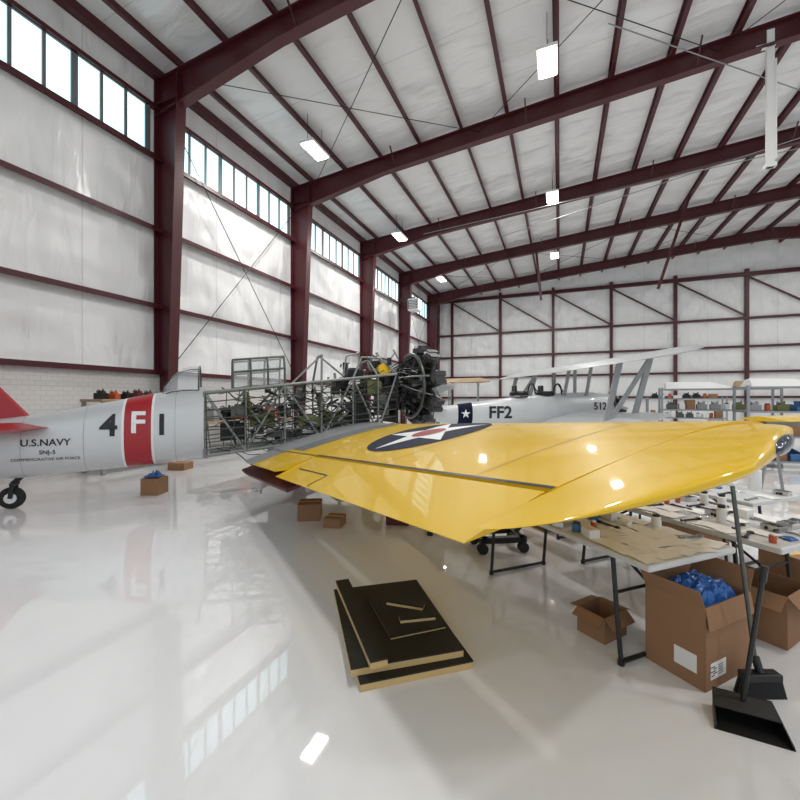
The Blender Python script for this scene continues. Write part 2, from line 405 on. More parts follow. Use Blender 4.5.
G().cyl((0,-.06,.16),(0,.06,.16),.075,n=20).obj('wheel_hub','alum',parent=A)
def arch(u,w,h,zc,n=16): return [(u,w*math.sin(-pi/2+pi*k/n),zc+h*math.cos(-pi/2+pi*k/n)) for k in range(n+1)]
ar=[arch(2.48,.36,.42,1.76),arch(2.36,.355,.42,1.76),arch(2.22,.335,.38,1.75),arch(2.08,.28,.28,1.73),arch(1.96,.2,.14,1.69)]
G().loft(ar,cap=False,closed=False).obj('rear_canopy_glass','clear',parent=A,fix=False)
g=G()
g.path(ar[0],.014); g.path(ar[-1],.01); g.path([r[0] for r in ar],.01); g.path([r[-1] for r in ar],.01); g.path([r[5] for r in ar],.008); g.path([r[11] for r in ar],.008)
g.obj('rear_canopy_rim','tube',parent=A)
S=[2.56,3.2,3.85,4.5,5.1,5.6,6.0]
def up(u): return 1.72+.115*(u-2.56)
def lo(u): return .68+.1*(u-2.56)
hw=.4
g=G()
for sg in(-1,1):
    g.path([(u,sg*hw,up(u)) for u in S],.026); g.path([(u,sg*hw,lo(u)) for u in S],.026)
    for i,u in enumerate(S):
        g.cyl((u,sg*hw,lo(u)),(u,sg*hw,up(u)),.018,n=8)
        if i+1<len(S):
            w=S[i+1]
            if i%2: g.cyl((u,sg*hw,lo(u)),(w,sg*hw,up(w)),.018,n=8)
            else: g.cyl((u,sg*hw,up(u)),(w,sg*hw,lo(w)),.018,n=8)
for i,u in enumerate(S):
    g.cyl((u,-hw,up(u)),(u,hw,up(u)),.018,n=8); g.cyl((u,-hw,lo(u)),(u,hw,lo(u)),.018,n=8)
    if i+1<len(S): g.cyl((u,-hw,lo(u)),(S[i+1],hw,lo(S[i+1])),.014,n=8); g.cyl((u,hw,up(u)),(S[i+1],-hw,up(S[i+1])),.012,n=8)
g.path([(4.5,-hw,up(4.5)),(4.55,-.2,up(4.5)+.5),(4.55,.2,up(4.5)+.5),(4.5,hw,up(4.5))],.022)
g.path([(4.55,0,up(4.5)+.5),(5.1,0,up(5.1))],.018); g.path([(4.55,-.1,up(4.5)+.5),(4.0,-.3,up(3.85)+.05)],.018)
g.path([(5.6,-hw,up(5.6)),(5.45,-.25,up(5.6)+.3),(5.45,.25,up(5.6)+.3),(5.6,hw,up(5.6))],.022)
g.path([(5.1,-hw,up(5.1)),(5.3,-.3,up(5.1)+.42),(5.7,-.25,up(5.6)+.36),(6.0,-hw,up(6.0))],.02)
g.path([(4.9,-.35,up(4.9)),(5.0,-.3,up(4.9)+.45),(5.25,-.3,up(5.1)+.5),(5.3,-.2,up(5.1))],.016)
g.obj('tube_frame','lighttube',parent=A,split=False)
g=G()
random.seed(31)
for sg in(-1,1):
    for z in(.82,.95,1.1,1.28,1.42,1.56): g.path([(2.56,sg*(hw+.01),z),(3.85,sg*(hw+.035),z+.12+random.uniform(-.03,.03)),(5.1,sg*(hw+.03),z+.25+random.uniform(-.05,.05)),(6.0,sg*(hw+.0),z+.33)],.01,6)
    for i in range(9):
        u=2.6+.36*i; g.cyl((u+random.uniform(-.12,.12),sg*(hw+.02),lo(u)),(u+random.uniform(-.15,.15),sg*(hw+.02),up(u)),.008,n=5)
g.obj('fairing_stringer','tube',parent=A,split=False)
for u in(3.5,4.8):
    g=G(); g.box((u,0,1.15),(.42,.42,.05)); g.box((u-.22,0,1.45),(.05,.42,.6),Matrix.Rotation(-.15,3,'Y')); g.box((u,.2,1.25),(.4,.03,.2)); g.box((u,-.2,1.25),(.4,.03,.2))
    g.obj('pilot_seat','green',parent=A,smooth=False,bevel=.01)
for u in(4.2,5.35):
    G().box((u,0,1.75),(.04,.7,.35)).obj('instrument_panel','dark',parent=A)
    g=G()
    for k in range(4): g.cyl((u-.02,-.25+.17*k,1.77),(u-.05,-.25+.17*k,1.77),.05,n=14)
    g.obj('instrument_dial','tube',parent=A)
for c,d,m in(((3.0,.05,1.05),(.4,.4,.3),'dark'),((3.1,-.28,1.4),(.26,.12,.2),'tube'),((4.3,-.3,1.2),(.4,.12,.2),'green'),((5.3,.0,1.3),(.35,.5,.5),'dark'),((5.75,-.2,1.5),(.25,.25,.4),'tube'),((3.9,.1,.98),(.6,.5,.12),'tube'),
    ((5.55,-.15,1.85),(.3,.4,.25),'green'),((5.9,0,2.0),(.2,.5,.2),'dark'),((4.95,.0,1.9),(.25,.4,.18),'dark'),((5.2,-.1,2.12),(.3,.3,.16),'dark'),((5.7,0,2.3),(.2,.3,.14),'dark')):
    G().box(c,d).box((c[0],c[1],c[2]+d[2]/2+.01),(d[0]*.6,d[1]*.5,.04)).obj('equipment_box',m,parent=A,smooth=False,bevel=.015)
random.seed(3)
for part,m in(('systems_hardware','dark'),('control_linkage','lighttube')):
    g=G()
    for k in range(80):
        u=2.9+3.3*(k/80)**.7; y=-.38+.6*random.random(); z=lo(u)+.08+random.random()*(1.0 if u<5 else 1.35)
        r=Matrix.Rotation(random.random()*3,3,'Z')
        if k%3==0 and m=='dark': g.box((u,y,z),(.06+.14*random.random(),.08,.05+.12*random.random()),r)
        else: g.cyl((u,y,z),(u+.45*(random.random()-.4),y+.1*random.random(),z+.45*(random.random()-.5)+.02),.01+.018*random.random())
    g.obj(part,m,parent=A,split=True)
g=G()
for k in range(70):
    u=2.7+2.9*random.random(); z=lo(u)+.1+1.0*random.random(); y=-.44+.3*random.random(); s1=random.uniform(-.06,.07); f=random.uniform(.5,1.6)
    pts=[(u+.09*j,y+.02*math.sin(j*2+k),z+s1*j+.04*math.sin(j*f+k)) for j in range(8)]; g.path(pts,random.choice((.006,.009,.012)),6)
g.obj('hose_line','black',parent=A,split=True)
g=G(); cu0,cu1=3.0,3.85
for u in(cu0,(cu0*2+cu1)/3,(cu0+2*cu1)/3,cu1):
    g.path([(u,-.36,up(u)),(u,-.36,up(u)+.3),(u,-.24,up(u)+.52),(u,.24,up(u)+.52),(u,.36,up(u)+.3),(u,.36,up(u))],.019)
for y,dz in((-.36,.3),(-.24,.52),(.24,.52),(.36,.3),(-.36,.02),(.36,.02)): g.cyl((cu0,y,up(cu0)+dz),(cu1,y,up(cu1)+dz),.019,n=8)
g.obj('canopy_frame','tube',parent=A)
for sg in(-1,1):
    G().add([(cu0,sg*.36,up(cu0)),(cu1,sg*.36,up(cu1)),(cu1,sg*.36,up(cu1)+.3),(cu0,sg*.36,up(cu0)+.3)],[(0,1,2,3)]).add([(cu0,sg*.36,up(cu0)+.3),(cu1,sg*.36,up(cu1)+.3),(cu1,sg*.24,up(cu1)+.52),(cu0,sg*.24,up(cu0)+.52)],[(0,1,2,3)]).obj('canopy_glass','clear',parent=A,fix=False)
G().box((6.0,0,1.62),(.03,.9,.95)).obj('firewall','dark',parent=A,smooth=False,bevel=.01)
G().lathe((5.78,-.1,2.2),(0,1,0),[(-.22,.06),(-.2,.13),(.2,.13),(.22,.06)],20).obj('oil_tank','yellow',parent=A)
g=G(); EZ=1.9
for k in range(6):
    a=2*pi*k/6+.5; b=a+.5
    g.cyl((6.02,.4*math.cos(a),1.65+.42*math.sin(a)),(6.32,.36*math.cos(b),EZ+.36*math.sin(b)),.02,n=8)
    g.cyl((6.02,.4*math.cos(b+.5),1.65+.42*math.sin(b+.5)),(6.32,.36*math.cos(b),EZ+.36*math.sin(b)),.02,n=8)
g.torus((6.32,0,EZ),(1,0,0),.38,.025)
g.obj('engine_mount','dark',parent=A)
def radial(parent,cx,cz,sc=1,ncyl=9,rich=False):
    e=G().lathe((cx-.32*sc,0,cz),(1,0,0),[(0,.1*sc),(.02*sc,.2*sc),(.16*sc,.22*sc),(.18*sc,.3*sc),(.5*sc,.3*sc),(.56*sc,.22*sc),(.72*sc,.17*sc),(.82*sc,.09*sc),(1.0*sc,.05*sc)],28).obj('engine','grey',parent=parent)
    prof=[(.22,.085)]
    for k in range(9): prof+=[(.28+.032*k,.085),(.281+.032*k,.125),(.291+.032*k,.125),(.292+.032*k,.085)]
    prof+=[(.57,.1),(.58,.14),(.66,.135),(.7,.09)]
    for k in range(ncyl):
        a=2*pi*k/ncyl+pi/2
        dr=Vector((0,math.cos(a),math.sin(a))); c=Vector((cx,0,cz))
        g=G().lathe(c,dr,[(t*sc,r*sc) for t,r in prof],16)
        sd=Vector((0,-math.sin(a),math.cos(a)))
        for q in(-1,1):
            g.box(c+dr*.68*sc+Vector((.03*sc,0,0))+sd*q*.07*sc,(.2*sc,.06*sc,.08*sc),Matrix.Rotation(a,3,'X'))
            g.cyl(c+Vector((.2*sc,0,0))+dr*.28*sc+sd*.04*q*sc,c+Vector((.1*sc,0,0))+dr*.68*sc+sd*.07*q*sc,.012*sc,n=6)
        g.cyl(c+Vector((-.2*sc,0,0))+dr*.22*sc+sd*.08*sc,c+Vector((-.12*sc,0,0))+dr*.62*sc+sd*.08*sc,.03*sc,n=8)
        g.obj('engine_cylinder','finned',parent=e,split=False)
    g=G()
    g.torus((cx-.2*sc,0,cz),(1,0,0),.55*sc,.03*sc,n=36,a0=.4,a1=5.6)
    g.obj('exhaust_collector','tube',parent=e)
    if rich:
        random.seed(8)
        g=G()
        for k in range(24):
            a=random.random()*6.3; r0=random.uniform(.08,.42); x0=cx-.38-.25*random.random()
            g.cyl((x0,r0*math.cos(a),cz+r0*math.sin(a)),(cx-.2,r0*math.cos(a+.3),cz+r0*math.sin(a+.3)),random.uniform(.025,.07),n=10)
        g.obj('accessory_case','dark',parent=e,split=False)
        for mm,n0 in(('dark',20),('lighttube',9)):
            g=G()
            for k in range(n0):
                a=random.random()*6.3; r0=random.uniform(.15,.45); r1=random.uniform(.45,.74)
                g.path([(cx-.6,r0*math.cos(a),cz+r0*math.sin(a)),(cx-.45,.5*(r0+r1)*math.cos(a+.2),cz+.5*(r0+r1)*math.sin(a+.2)),(cx-.2,r1*math.cos(a+.3),cz+r1*math.sin(a+.3)),(cx-.05,r1*math.cos(a+.35),cz+r1*math.sin(a+.35))],random.uniform(.01,.022),6)
            g.obj('intake_pipe',mm,parent=e,split=False)
    return e
radial(A,6.72,EZ,1.2,9,True)

# ---- wing
def TEu(v): return 3.09+.121*v
def LEu(v): return 5.87+.065*v
def zT(v): return .53+.08*max(v,.9)
def zL(v): return .95+.071*max(v,.9)
VT=6.2; TW=.54; TC=4.95
def lims(v):
    s=min(1,max(0,(v-VT)/TW)); q=max(0,1-s*s)
    T0=TEu(v)+ (.04 if v>VT else 0)
    return TC+(LEu(v)-TC)*q**1.05, TC+(T0-TC)*q**.85
def wz(u,v,top=True):
    s=min(1,max(0,(v-VT)/TW)); k=math.sqrt(max(0,1-s*s)); L0,T0=LEu(v),TEu(v)
    ln=zT(v)+(zL(v)-zT(v))*(u-T0)/(L0-T0)
    L,Tt=lims(v)
    x=min(1,max(0,(L0-u)/(L0-T0)))
    t=.16-.0095*max(v,.9)
    yt=5*t*(.2969*math.sqrt(x)-.126*x-.3516*x*x+.2843*x**3-.1036*x**4)*(L0-T0)
    e=1
    if v>VT and L-Tt>1e-4:
        xx=min(1,max(0,(L-u)/(L-Tt))); e=min(1,(4*xx*(1-xx)+1e-6)**.4)
    elif v>VT: e=0
    mid=.45*yt*(1-k)+.04*(1-k)
    f=k*e if v>VT else 1
    if top: return ln+1.15*yt*f+mid+.5*yt*(1-f)*k
    return ln-.7*yt*f+mid+.5*yt*(1-f)*k
def uh(v): return TEu(v)+.5
def wring(v,aft,nn=18):
    L,T=lims(v); a=max(aft,T) if aft is not None else T
    if aft is None: sg=[L-(L-a)*(1-math.cos(pi*j/nn))/2 for j in range(nn+1)]
    else: sg=[L-(L-a)*(1-math.cos(pi/2*j/nn)) for j in range(nn+1)]
    r=[(u,-v,wz(u,abs(v),True)) for u in reversed(sg)]
    r+=[(u,-v,wz(u,abs(v),False)) for u in sg[1:]]
    if aft is None: r=r[:-1]
    return r
def vl(a,b,n): return [a+(b-a)*i/n for i in range(n+1)]
def WR(v):
    r=wring(abs(v),uh(abs(v))); return [(x,-v,z) for x,_,z in r]
G().loft([WR(v) for v in vl(-1.3,1.3,10)]).obj('wing_centre_section','grey',parent=A)
G().loft([wring(v,uh(v)) for v in vl(1.3,VT,20)]).obj('wing_panel','yellow',parent=A)
tv=[VT+.002]+[VT+TW*math.sin(pi/2*k/14) for k in range(1,15)]; tv[-1]=VT+TW*.9995
G().loft([wring(v,None,22) for v in tv]).obj('wing_tip','yellow',parent=A,label='rounded yellow wing tip')
def surf(v0,v1,droop,gap=.018,n=12):
    R=[]
    for v in vl(v0,v1,n):
        T=TEu(v); H=uh(v)-gap; us=[H-(H-T)*j/6 for j in range(7)]
        dz=lambda u:-math.tan(droop)*(H-u)
        top=[(u,-v,wz(u,v)+dz(u)) for u in us]; bot=[(u,-v,wz(u,v,False)+dz(u)-.004) for u in us]
        R.append(top+bot[::-1])
    return G().loft(R)
DR=math.radians(7)
surf(2.75,VT-.01,DR,.035).obj('aileron','yellow',parent=A)
surf(.62,1.28,0).obj('trailing_edge_fairing','grey',parent=A)
surf(1.32,2.72,0).obj('trailing_edge_panel','yellow',parent=A)
poly_on([(2.7,uh(2.7)),(VT,uh(VT)),(VT,uh(VT)+.03),(2.7,uh(2.7)+.03)],lambda a,b:(b,-a,wz(b,a)+.003),'hinge_seal','dark',A,.2)
poly_on([(1.3,uh(1.3)+.0),(2.7,uh(2.7)),(2.7,uh(2.7)+.012),(1.3,uh(1.3)+.012)],lambda a,b:(b,-a,wz(b,a)+.003),'panel_seam','dark',A,.2)
R=[]
for v in vl(.5,3.3,8):
    H=uh(v)-.02; T=TEu(v)-.02; z0=wz(H,v,False)-.01; z1=z0-.17
    R.append([(H,-v,z0),(T,-v,z1),(T+.01,-v,z1-.03),(H+.01,-v,z0-.03)])
G().loft(R).obj('split_flap','maroon',parent=A,smooth=False)
WP=lambda off:(lambda a,b:(b,-a,wz(b,a)+off))
poly_on([(1.32,3.85),(1.9,3.9),(1.9,5.4),(1.32,5.4)],WP(.003),'wing_walkway','frame',A,.1)
for v in(2.75,4.4,5.6): poly_on([(v,uh(v)+.03),(v+.008,uh(v)+.03),(v+.008,5.7),(v,5.7)],WP(.0025),'panel_seam','wood',A,.15)
tabz=lambda off:(lambda a,b:(b,-a,wz(b,a)-math.tan(DR)*(uh(a)-.035-b)+off))
for q in([(3.0,TEu(3)+.2),(3.9,TEu(3.9)+.2),(3.9,TEu(3.9)+.215),(3.0,TEu(3)+.215)],[(3.9,TEu(3.9)+.01),(3.92,TEu(3.9)+.01),(3.92,TEu(3.9)+.21),(3.9,TEu(3.9)+.21)]):
    poly_on(q,tabz(.003),'tab_seam','dark',A,.1)
ic,iu,ir=3.62,5.02,.66
def star(r,cx=ic,cy=iu):
    p=[]
    for k in range(10):
        a=k*pi/5+pi; q=r if k%2==0 else r*.382
        p.append((cx+q*math.sin(a),cy+q*math.cos(a)))
    return p
circ=lambda r:[(ic+r*math.cos(2*pi*k/40),iu+r*math.sin(2*pi*k/40)) for k in range(40)]
poly_on(circ(ir+.05),WP(.004),'insignia_disc','blue',A)
poly_on(star(ir),WP(.007),'insignia_star','decw',A,.1)
poly_on(circ(ir*.3),WP(.01),'insignia_centre','red',A)
def tipv(u):
    q=((u-TC)/(LEu(6.5)-TC))**(1/1.05)
    return VT+TW*math.sqrt(max(0,1-q))
R=[]
for k in range(13):
    t=-1+2*k/12; w=math.sqrt(max(0,1-t*t))*.05+.002; u=5.5+t*.2; v=tipv(u)
    R.append([(u,-v-.6*w*math.cos(a)-.002,wz(u,v-.02)-.03+w*math.sin(a)*.85) for a in [2*pi*j/14 for j in range(14)]])
G().loft(R).obj('navigation_light','navlight',parent=A)
for sg in(1,-1):
    G().cyl((5.3,-sg*1.35,.85),(5.35,-sg*1.35,.36),.05).cyl((5.35,-sg*1.35,.36),(5.35,-sg*1.2,.36),.03).obj('gear_leg','alum',parent=A)
    G().lathe((5.35,-sg*1.22,.36),(0,1,0),[(-.1,.2),(-.08,.31),(-.04,.36),(.04,.36),(.08,.31),(.1,.2)],32).obj('main_wheel','rubber',parent=A)
    G().cyl((5.35,-sg*1.34,.36),(5.35,-sg*1.1,.36),.18,n=24).obj('wheel_hub','alum',parent=A)

# ---------------------------------------------------------------- biplane
BA=math.atan2(.485,.874)
B=thing('biplane','silver biplane with struts and dark fuselage lettering','airplane',(.05,15.0,0),BA)
bf=Fus([(-5.0,.05,1.25,.95),(-4,.2,1.42,.82),(-2,.38,1.68,.72),(0,.46,1.85,.68),(1.2,.46,1.88,.7),(1.7,.38,1.78,.82)],2.6)
G().loft([bf.ring(-4.9+.3*i) for i in range(23)]).obj('fuselage','silver',parent=B)
def airf(y,ch,z,x0,t=.11,pt=.2):
    r=[]
    for sgn,rng in((1.2,range(9)),(-.6,range(7,0,-1))):
        for j in rng:
            x=j/8; yt=5*t*(.2969*math.sqrt(x)-.126*x-.3516*x*x+.2843*x**3-.1015*x**4)*ch; r.append((x0-x*ch,y,z+sgn*yt-pt*x*ch))
    return r
def bw(z,x0,name,sp,dih=0,pt=.2,C=1.75):
    R=[]
    for k in range(-16,17):
        y=sp*k/16; q=math.sqrt(max(.02,1-max(0,(abs(y)-sp+.6)/.6)**2)) if abs(y)>sp-.6 else 1
        ch=C*q; R.append(airf(y,ch,z+dih*abs(y)-pt*(C-ch)*.4,x0-(C-ch)*.4,pt=pt))
    return G().loft(R).obj(name,'silver',parent=B)
bw(2.84,1.1,'upper_wing',4.95,.008); bw(1.12,.6,'lower_wing',4.5,.03)
g=G()
for sg in(-1,1):
    y=3.3*sg
    g.bar((.7,y,2.8),(.2,y,1.12),.06,.15,up=(1,0,0)); g.bar((-.2,y,2.62),(-.6,y,1.0),.06,.15,up=(1,0,0))
    g.bar((.7,y,2.76),(-.5,y,1.03),.05,.11,up=(1,0,0))
    g.bar((.8,.5*sg,2.8),(.7,.35*sg,1.75),.05,.1,up=(1,0,0)); g.bar((0,.5*sg,2.64),(-.1,.35*sg,1.75),.05,.1,up=(1,0,0))
g.obj('wing_strut','grey',parent=B,smooth=False)
for u in(-.15,-1.1):
    g=G(); pr=[(u,.28*math.cos(pi*k/8),1.8+.36*math.sin(pi*k/8)) for k in range(9)]; g.path(pr,.03); g.path([(u-.0,-.27,1.82),(u+.3,-.15,1.8)],.02); g.path([(u,0,2.16),(u+.25,0,1.85)],.02)
    g.obj('windscreen_frame','dark',parent=B)
    G().lathe((u-.45,0,1.75),(0,0,1),[(0,.32),(.1,.32),(.15,.26),(.05,.2)],20).obj('cockpit_rim','dark',parent=B)
    G().box((u-.62,0,1.95),(.08,.34,.3)).obj('headrest','black',parent=B,smooth=False,bevel=.04)
radial(B,1.9,1.3,.85,7)
def frb(z,u0,u1,t): return [(u0,0,z),((u0+u1)/2,-t,z),(u1,0,z),((u0+u1)/2,t,z)]
G().loft([frb(1.15,-5.5,-3.9,.05),frb(1.6,-5.6,-4.2,.05),frb(2.15,-5.45,-4.7,.03),frb(2.3,-5.3,-4.95,.01)]).obj('tail_fin','silver',parent=B)
for sg in(-1,1):
    G().loft([[(-5.3,sg*.1,1.3),(-4.7,sg*.1,1.34),(-4.1,sg*.1,1.3),(-4.7,sg*.1,1.26)],[(-5.3,sg*1.2,1.3),(-4.8,sg*1.2,1.33),(-4.5,sg*1.2,1.3),(-4.8,sg*1.2,1.27)],[(-5.1,sg*1.5,1.3),(-4.9,sg*1.5,1.31),(-4.8,sg*1.5,1.3),(-4.9,sg*1.5,1.29)]]).obj('tailplane','silver',parent=B)
    G().bar((.8,.3*sg,.8),(.9,.9*sg,.35),.05,.1).bar((0,.3*sg,.75),(.9,.9*sg,.35),.03,.05).obj('gear_leg','silver',parent=B)
    G().lathe((.9,.9*sg,.33),(0,1,0),[(-.09,.18),(-.06,.3),(0,.33),(.06,.3),(.09,.18)],26).obj('main_wheel','rubber',parent=B)
G().lathe((-4.6,-.04,.12),(0,1,0),[(0,.07),(.02,.12),(.06,.12),(.08,.07)],20).cyl((-4.6,0,.12),(-4.5,0,.95),.03).obj('tail_wheel','rubber',parent=B)
G().loft([bf.ring(-3.75+.12*k,off=.004) for k in range(5)],cap=False).obj('fuselage_stripe','blue',parent=B,fix=False)
onb=lambda u0,z0,off=.008:(lambda a,b:(u0+a,-(bf.side(u0+a,z0+b)+off),z0+b))
text_on('FF2',.55,onb(-2.35,1.17),'lettering','ink',B,.016,.1)
text_on('512',.34,onb(1.15,1.38),'lettering','ink',B,.008,.1)
poly_on([(.16*(1 if k%2==0 else .4)*math.sin(k*pi/5),.16*(1 if k%2==0 else .4)*math.cos(k*pi/5)) for k in range(10)],onb(-3.5,1.14,.012),'star_marking','decw',B)

# ---------------------------------------------------------------- foam board stack
FA=math.atan2(.62,.785); ax=Vector((math.cos(FA),math.sin(FA),0)); ay=Vector((-math.sin(FA),math.cos(FA),0))
P0=Vector((-.99,1.985,0))
def board(u0,v0,w,l,z,th,rz=0,label='black-faced foam board with tan edges lying in a stack',ft=.01):
    p=P0+ax*u0+ay*v0
    e=thing('foam_board',label,'foam board',(p.x,p.y,z),FA+rz,'stacked foam boards')
    G().box((w/2,l/2,(th-ft)/2),(w,l,th-ft)).obj('foam_core','foam',parent=e,smooth=False,bevel=.003)
    G().box((w/2,l/2,th-ft/2),(w+.004,l+.004,ft)).obj('black_facing','facing',parent=e,smooth=False)
board(-.04,-.01,.68,.97,0,.05); board(-.08,.05,.68,.96,.051,.05,math.radians(-1.5))
board(.2,.24,.38,.5,.102,.02,math.radians(3),'smaller black foam panel on top of the stack')
board(.02,.0,.1,1.05,.102,.05,math.radians(3),'long narrow black foam strip lying across the stack')
board(.3,.36,.24,.07,.123,.03,math.radians(-6),'short black foam offcut with tan edges')
board(.27,.62,.27,.07,.123,.03,math.radians(-34),'short black foam offcut with tan edges')

# ---------------------------------------------------------------- folding tables
wd=Vector((.726,.687,0)); ld=Vector((-.687,.726,0)); TA=math.atan2(wd.y,wd.x); TZ=.7
def table(c,L=1.83,W=.76,label='folding table with pale grey top and black tube legs'):
    e=thing('folding_table',label,'table',(c[0],c[1],0),TA,'folding work tables')
    G().box((W/2,L/2,TZ-.02),(W,L,.04)).obj('table_top','tabletop',parent=e,smooth=False,bevel=.012)
    for yy,s in((.3,1),(L-.3,-1)):
        g=G()
        for xx in(.08,W-.08): g.path([(xx,yy,TZ-.04),(xx,yy-.03*s,.3),(xx,yy-.06*s,.02)],.014)
        g.path([(.08,yy-.06*s,.02),(W-.08,yy-.06*s,.02)],.014); g.path([(.08,yy-.02*s,.42),(W-.08,yy-.02*s,.42)],.01)
        g.cyl((W/2,yy-.02*s,.42),(W/2,yy+.35*s,TZ-.05),.01,n=8)
        for xx in(.08,W-.08): g.cyl((xx,yy-.06*s,0),(xx,yy-.06*s,.03),.02)
        g.obj('leg_frame','black',parent=e)
    return e
def shift(a,b,o=(.45,2.51)): p=Vector((o[0],o[1],0))+wd*a+ld*b; return (p.x,p.y)
T1=(.45,2.51); T2=shift(.98,-.12); T4=shift(1.25,1.85); T5=shift(2.1,.6); T6=shift(2.4,2.6)
TS=(T1,T2,T4,T5,T6)
for T in TS: table(T)
def tp(T,a,b): return Vector((T[0],T[1],TZ))+wd*a+ld*b
def cbox(loc,sz,rz=0,open_=False,label='brown cardboard box',m='card',name='cardboard_box',cat='box'):
    e=thing(name,label,cat,loc,rz); x,y,z=sz; t=.006
    if not open_:
        G().box((0,0,z/2),(x,y,z)).obj('box_body',m,parent=e,smooth=False,bevel=.004)
        G().box((0,0,z+.0008),(x*.98,.05 if y>.15 else .02,.0015)).obj('packing_tape','foam' if m=='card' else 'paper',parent=e,smooth=False)
    else:
        g=G().box((0,0,t/2),(x,y,t)); g.box((x/2,0,z/2),(t,y,z)).box((-x/2,0,z/2),(t,y,z)).box((0,y/2,z/2),(x,t,z)).box((0,-y/2,z/2),(x,t,z))
        g.obj('box_body',m,parent=e,smooth=False)
        for sx,sy,an in((1,0,.7),(-1,0,.5),(0,1,.9),(0,-1,.35)):
            f=G(); l=.5*min(x,y)
            if sx: f.add([(sx*x/2,-y/2,z),(sx*x/2,y/2,z),(sx*(x/2+l*math.cos(an)*.7),y/2,z+l*math.sin(an-.9)),(sx*(x/2+l*math.cos(an)*.7),-y/2,z+l*math.sin(an-.9))],[(0,1,2,3)])
            else: f.add([(-x/2,sy*y/2,z),(x/2,sy*y/2,z),(x/2,sy*(y/2+l*.6),z+l*math.sin(an-1.0)),(-x/2,sy*(y/2+l*.6),z+l*math.sin(an-1.0))],[(0,1,2,3)])
            o=f.obj('box_flap',m,parent=e,smooth=False,fix=False); s=o.modifiers.new('s','SOLIDIFY'); s.thickness=.004
    return e
def paper(loc,rz,w=.22,h=.28):
    e=thing('paper_sheet','white paper sheet lying on the table','paper',loc,rz)
    G().sheet(lambda a,b:(w*(a-.5),h*(b-.5),.002+.004*math.sin(a*5+b*4)**2),4,4).obj('sheet','paper',parent=e,fix=False)
def jar(loc,r=.045,h=.12,m='white',cap='black',label='white plastic jar with black lid'):
    e=thing('plastic_jar',label,'jar',loc)
    G().lathe((0,0,0),(0,0,1),[(0,r*.92),(.004,r),(h*.78,r),(h*.85,r*.75)],20).obj('jar_body',m,parent=e)
    G().lathe((0,0,h*.84),(0,0,1),[(0,r*.8),(h*.16,r*.8),(h*.17,r*.7)],20).obj('jar_lid',cap,parent=e)
def tray(loc,rz,w=.3,l=.22,m='alum',label='shallow metal parts tray'):
    e=thing('parts_tray',label,'tray',loc,rz)
    G().box((0,0,.004),(w,l,.008)).box((w/2,0,.02),(.006,l,.04)).box((-w/2,0,.02),(.006,l,.04)).box((0,l/2,.02),(w,.006,.04)).box((0,-l/2,.02),(w,.006,.04)).obj('tray_body',m,parent=e,smooth=False)
    g=G()
    for k in range(14):
        x=(random.random()-.5)*w*.8;y=(random.random()-.5)*l*.8; g.cyl((x,y,.014),(x+.04*(random.random()-.5),y+.05*random.random(),.018),.006+.006*random.random(),n=8)
    o=g.obj('loose_hardware',random.choice(['dark','steelgrey','orange','bluebin']),parent=e,split=False); o['kind']='stuff'
def roll(loc,m='paper',label='upright roll of white paper towel'):
    e=thing('paper_roll',label,'paper towel',loc)
    G().lathe((0,0,0),(0,0,1),[(0,.02),(0,.055),(.2,.055),(.2,.02)],24).obj('roll_body',m,parent=e)
    G().cyl((0,0,.001),(0,0,.205),.02,n=14).obj('roll_core','card',parent=e)
def tool(loc,rz,m='steelgrey',label='steel wrench lying on the table'):
    e=thing('wrench',label,'tool',loc,rz)
    G().bar((-.06,0,.008),(.06,0,.008),.014,.008).torus((.075,0,.008),(0,0,1),.015,.006,n=16).torus((-.072,0,.008),(0,0,1),.016,.006,n=12,a0=.6,a1=5.6).obj('wrench_body',m,parent=e,split=False)
def bag(loc,rz,m='clear',s=.12,label='clear plastic bag of small parts'):
    e=thing('plastic_bag',label,'bag',loc,rz); g=G(); R=[]
    for k in range(7):
        t=k/6; w=s*(1-.55*t*t); h=s*.5*math.sin(pi*min(1,.12+t*.88))+.004
        R.append([(w*math.cos(2*pi*j/12)*(1+.08*math.sin(j*3+k)),-s+2*s*t,h*.5+h*.48*math.sin(2*pi*j/12)) for j in range(12)])
    g.loft(R).obj('bag_body',m,parent=e)
random.seed(14)
for T in TS:
    nb=14 if T in(T1,T2) else 9
    for jb in range(nb):
        for a in((.09,.24,.39,.54,.68) if T in(T1,T2) else (.14,.38,.62)):
            b=.09+1.64*jb/(nb-1)
            p=tp(T,a+random.uniform(-.012,.012),b+random.uniform(-.012,.012)); k=random.random(); rz=TA+random.choice((0,1.57))+random.uniform(-.3,.3)
            if T is T1 and jb<3: k=random.choice((.1,.1,.1,.7))
            if k<.32: paper((p.x,p.y,p.z+.0003*jb+.001*random.random()),rz,.13,.17)
            elif k<.42: cbox(p,(random.uniform(.06,.11),random.uniform(.05,.08),random.uniform(.02,.07)),rz,label='small white carton on the work table',m='paper',name='small_carton')
            elif k<.51: jar(p,.03,random.uniform(.06,.13),random.choice(['white','white','bluebin']),label='small plastic jar with black lid on the table')
            elif k<.52: roll(p)
            elif k<.62: tray(p,rz,.11,.08)
            elif k<.76: tool(p,rz,random.choice(['steelgrey','dark','dark']))
            elif k<.81: bag(p,rz,m='bluebag',s=.04,label='small blue plastic bag of parts on the table')
            elif k<.89: bag(p,rz,s=.045)
            elif k<.94: jar(p,.02,.06,'orange','white','small orange plastic bottle with white cap')
            else: cbox(p,(.1,.07,.05),rz,label='small brown cardboard box on the work table')
